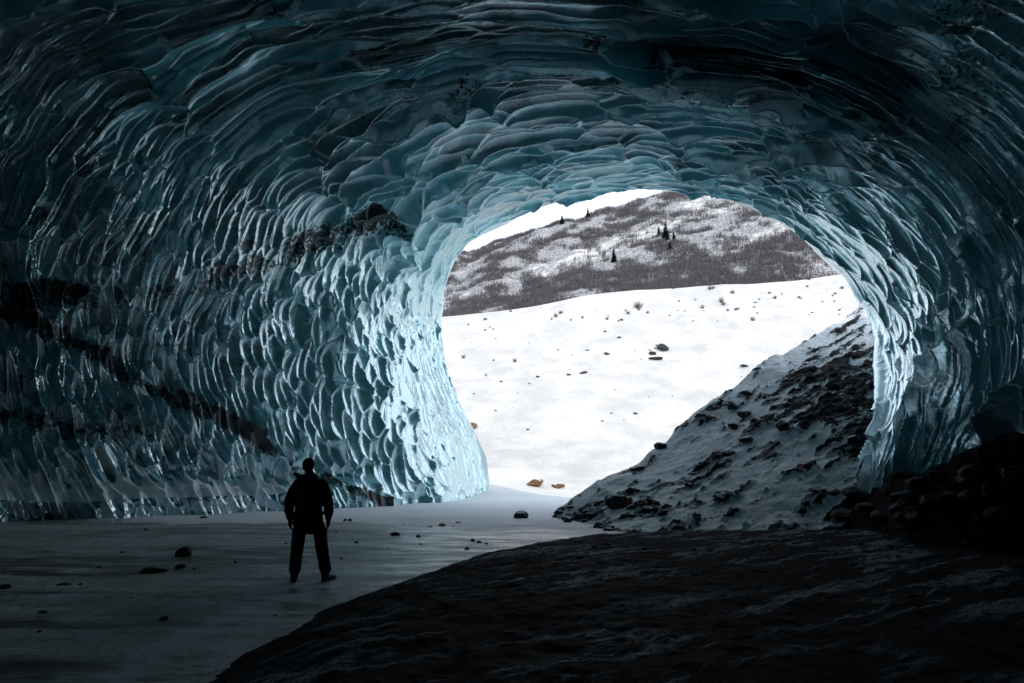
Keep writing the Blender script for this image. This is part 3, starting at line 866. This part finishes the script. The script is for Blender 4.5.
def trousers(bm):
    tube(bm, [(0, 0, .84, .16, .125), (0, 0, .92, .165, .13), (0, 0, 1.0, .155, .12)], 20)
    for s, kx, fx in ((-1, -.145, -.155), (1, .21, .30)):
        tube(bm, [(s * .09, 0, .87, .11, .12), (kx * .9, .015, .68, .104, .11), (kx, .02, .5, .093, .098), ((kx + fx) / 2, .0, .34, .090, .095), (fx, -.012, .16, .090, .09)], 18)
    tube(bm, [(-.02, .0, .5, .02), (.005, .0, .47, .014)], 6) if False else None
def boots(fx, s):
    def f(bm):
        tube(bm, [(fx, -.015, .22, .062, .07), (fx, -.02, .12, .06, .072), (fx, -.02, .06, .058, .075)], 14)
        tube(bm, [(fx - s * .005, -.045, .045, .052, .045), (fx + s * .03, .06, .05, .056, .042), (fx + s * .065, .155, .042, .052, .034), (fx + s * .08, .20, .036, .038, .026)], 14)
    return f
def sole(fx, s):
    def f(bm):
        tube(bm, [(fx - s * .01, -.085, .012, .045, .012), (fx, 0, .012, .052, .012), (fx + s * .05, .12, .012, .058, .012), (fx + s * .085, .225, .012, .036, .012)], 12)
    return f
pers = link('person', None, None, label='person in dark winter jacket and trousers standing on the cave floor', cat='person')
pers.location = (feet.x - .06, feet.y, feet.z)
PB = fuse('body', body, .0065, M_SKIN, pers, 0, 2)
fuse('jacket', jacket, .012, M_JACK, pers, .012, 5)
fuse('trousers', trousers, .012, M_TROU, pers, .010, 5)
for s, fx in ((-1, -.155), (1, .30)):
    b = fuse('boot', boots(fx, s), .009, M_BOOT, pers, .003, 3)
    fuse('sole', sole(fx, s), .008, M_BOOT, b, 0, 1)
    fuse('glove', lambda bm, s=s: hands(bm, s, 1.28), .005, M_BOOT, pers, 0, 2)
def beanie(bm):
    ball(bm, (HX, .0, 1.705), (.088, .102, .098))
    tube(bm, [(HX, .0, 1.66, .087, .098), (HX, .0, 1.70, .090, .102)], 20)
    ball(bm, (HX, -.03, 1.65), (.080, .075, .06))
fuse('knit_hat', beanie, .006, M_HAT, pers, .002, 3)
def pack(bm):
    tube(bm, [(.02, -.20, 1.02, .115, .065), (.02, -.215, 1.15, .13, .075), (.02, -.20, 1.33, .12, .065), (.02, -.18, 1.42, .09, .045)], 18)
pk = fuse('backpack', pack, .009, M_PACK, None, .006, 4)
pk.location = pers.location
pk['label'] = 'slim dark backpack worn on the back of the standing person'; pk['category'] = 'backpack'
def buckle(bm): tube(bm, [(.125, -.225, 1.14, .006), (.135, -.222, 1.16, .006)], 6)
bk = fuse('buckle', buckle, .003, mat_plain('grey_metal', (.5, .5, .5), .35), pk, 0, 0)
pers.rotation_euler = (0, 0, 0)

# ------------------------------------------------------------------ camera, light, world
cam = bpy.data.cameras.new('camera'); co_ = bpy.data.objects.new('camera', cam); COL.objects.link(co_)
cam.lens = 24.01; cam.sensor_width = 36; cam.clip_start = .05; cam.clip_end = 6000
co_.location = tuple(CAM); co_.rotation_euler = (math.radians(90) + PITCH, 0, 0)
SC.camera = co_

SUN = Vector((0.55, -0.56, 0.56)).normalized()
sl = bpy.data.lights.new('sun', 'SUN'); sl.energy = 2.0; sl.angle = math.radians(.5); sl.color = (1, .94, .86)
so = bpy.data.objects.new('sun', sl); COL.objects.link(so)
so.rotation_euler = SUN.to_track_quat('Z', 'Y').to_euler()
elev = math.asin(SUN.z); az = math.atan2(SUN.x, SUN.y)

w = bpy.data.worlds.new('World'); SC.world = w; w.use_nodes = True
nt = w.node_tree; nt.nodes.clear()
sky = nt.nodes.new('ShaderNodeTexSky'); sky.sky_type = 'NISHITA'; sky.sun_disc = False
sky.sun_elevation = elev; sky.sun_rotation = az; sky.altitude = 800; sky.air_density = 1.0; sky.dust_density = 2.0
tc = nt.nodes.new('ShaderNodeTexCoord')
mp = nt.nodes.new('ShaderNodeMapping'); mp.inputs['Scale'].default_value = (1, 1, 3)
nz_ = nt.nodes.new('ShaderNodeTexNoise'); nz_.inputs['Scale'].default_value = 1.6; nz_.inputs['Detail'].default_value = 6
mr = nt.nodes.new('ShaderNodeMapRange'); mr.inputs['From Min'].default_value = .2; mr.inputs['From Max'].default_value = .55; mr.inputs['To Min'].default_value = .7
mx = nt.nodes.new('ShaderNodeMix'); mx.data_type = 'RGBA'; mx.inputs[7].default_value = (10.0, 10.9, 12.2, 1)
bg = nt.nodes.new('ShaderNodeBackground'); bg.inputs['Strength'].default_value = .15
ow = nt.nodes.new('ShaderNodeOutputWorld')
L = nt.links.new
L(tc.outputs['Generated'], mp.inputs['Vector']); L(mp.outputs[0], nz_.inputs['Vector']); L(nz_.outputs['Fac'], mr.inputs['Value'])
sx = nt.nodes.new('ShaderNodeSeparateXYZ'); L(tc.outputs['Generated'], sx.inputs[0])
m2 = nt.nodes.new('ShaderNodeMapRange'); m2.inputs['From Min'].default_value = .30; m2.inputs['From Max'].default_value = .85; m2.inputs['To Min'].default_value = 1; m2.inputs['To Max'].default_value = .6
m3 = nt.nodes.new('ShaderNodeMath'); m3.operation = 'MULTIPLY'
L(sx.outputs[2], m2.inputs['Value']); L(m2.outputs[0], m3.inputs[0]); L(mr.outputs[0], m3.inputs[1]); L(m3.outputs[0], mx.inputs[0]); L(sky.outputs[0], mx.inputs[6]); L(mx.outputs[2], bg.inputs[0]); L(bg.outputs[0], ow.inputs[0])

SC.view_settings.view_transform = 'Standard'; SC.view_settings.look = 'None'
SC.view_settings.exposure = 0.08; SC.view_settings.gamma = 1
SC.cycles.max_bounces = 8; SC.cycles.diffuse_bounces = 5; SC.cycles.glossy_bounces = 3
SC.cycles.use_denoising = True
SC.cycles.sample_clamp_indirect = 6
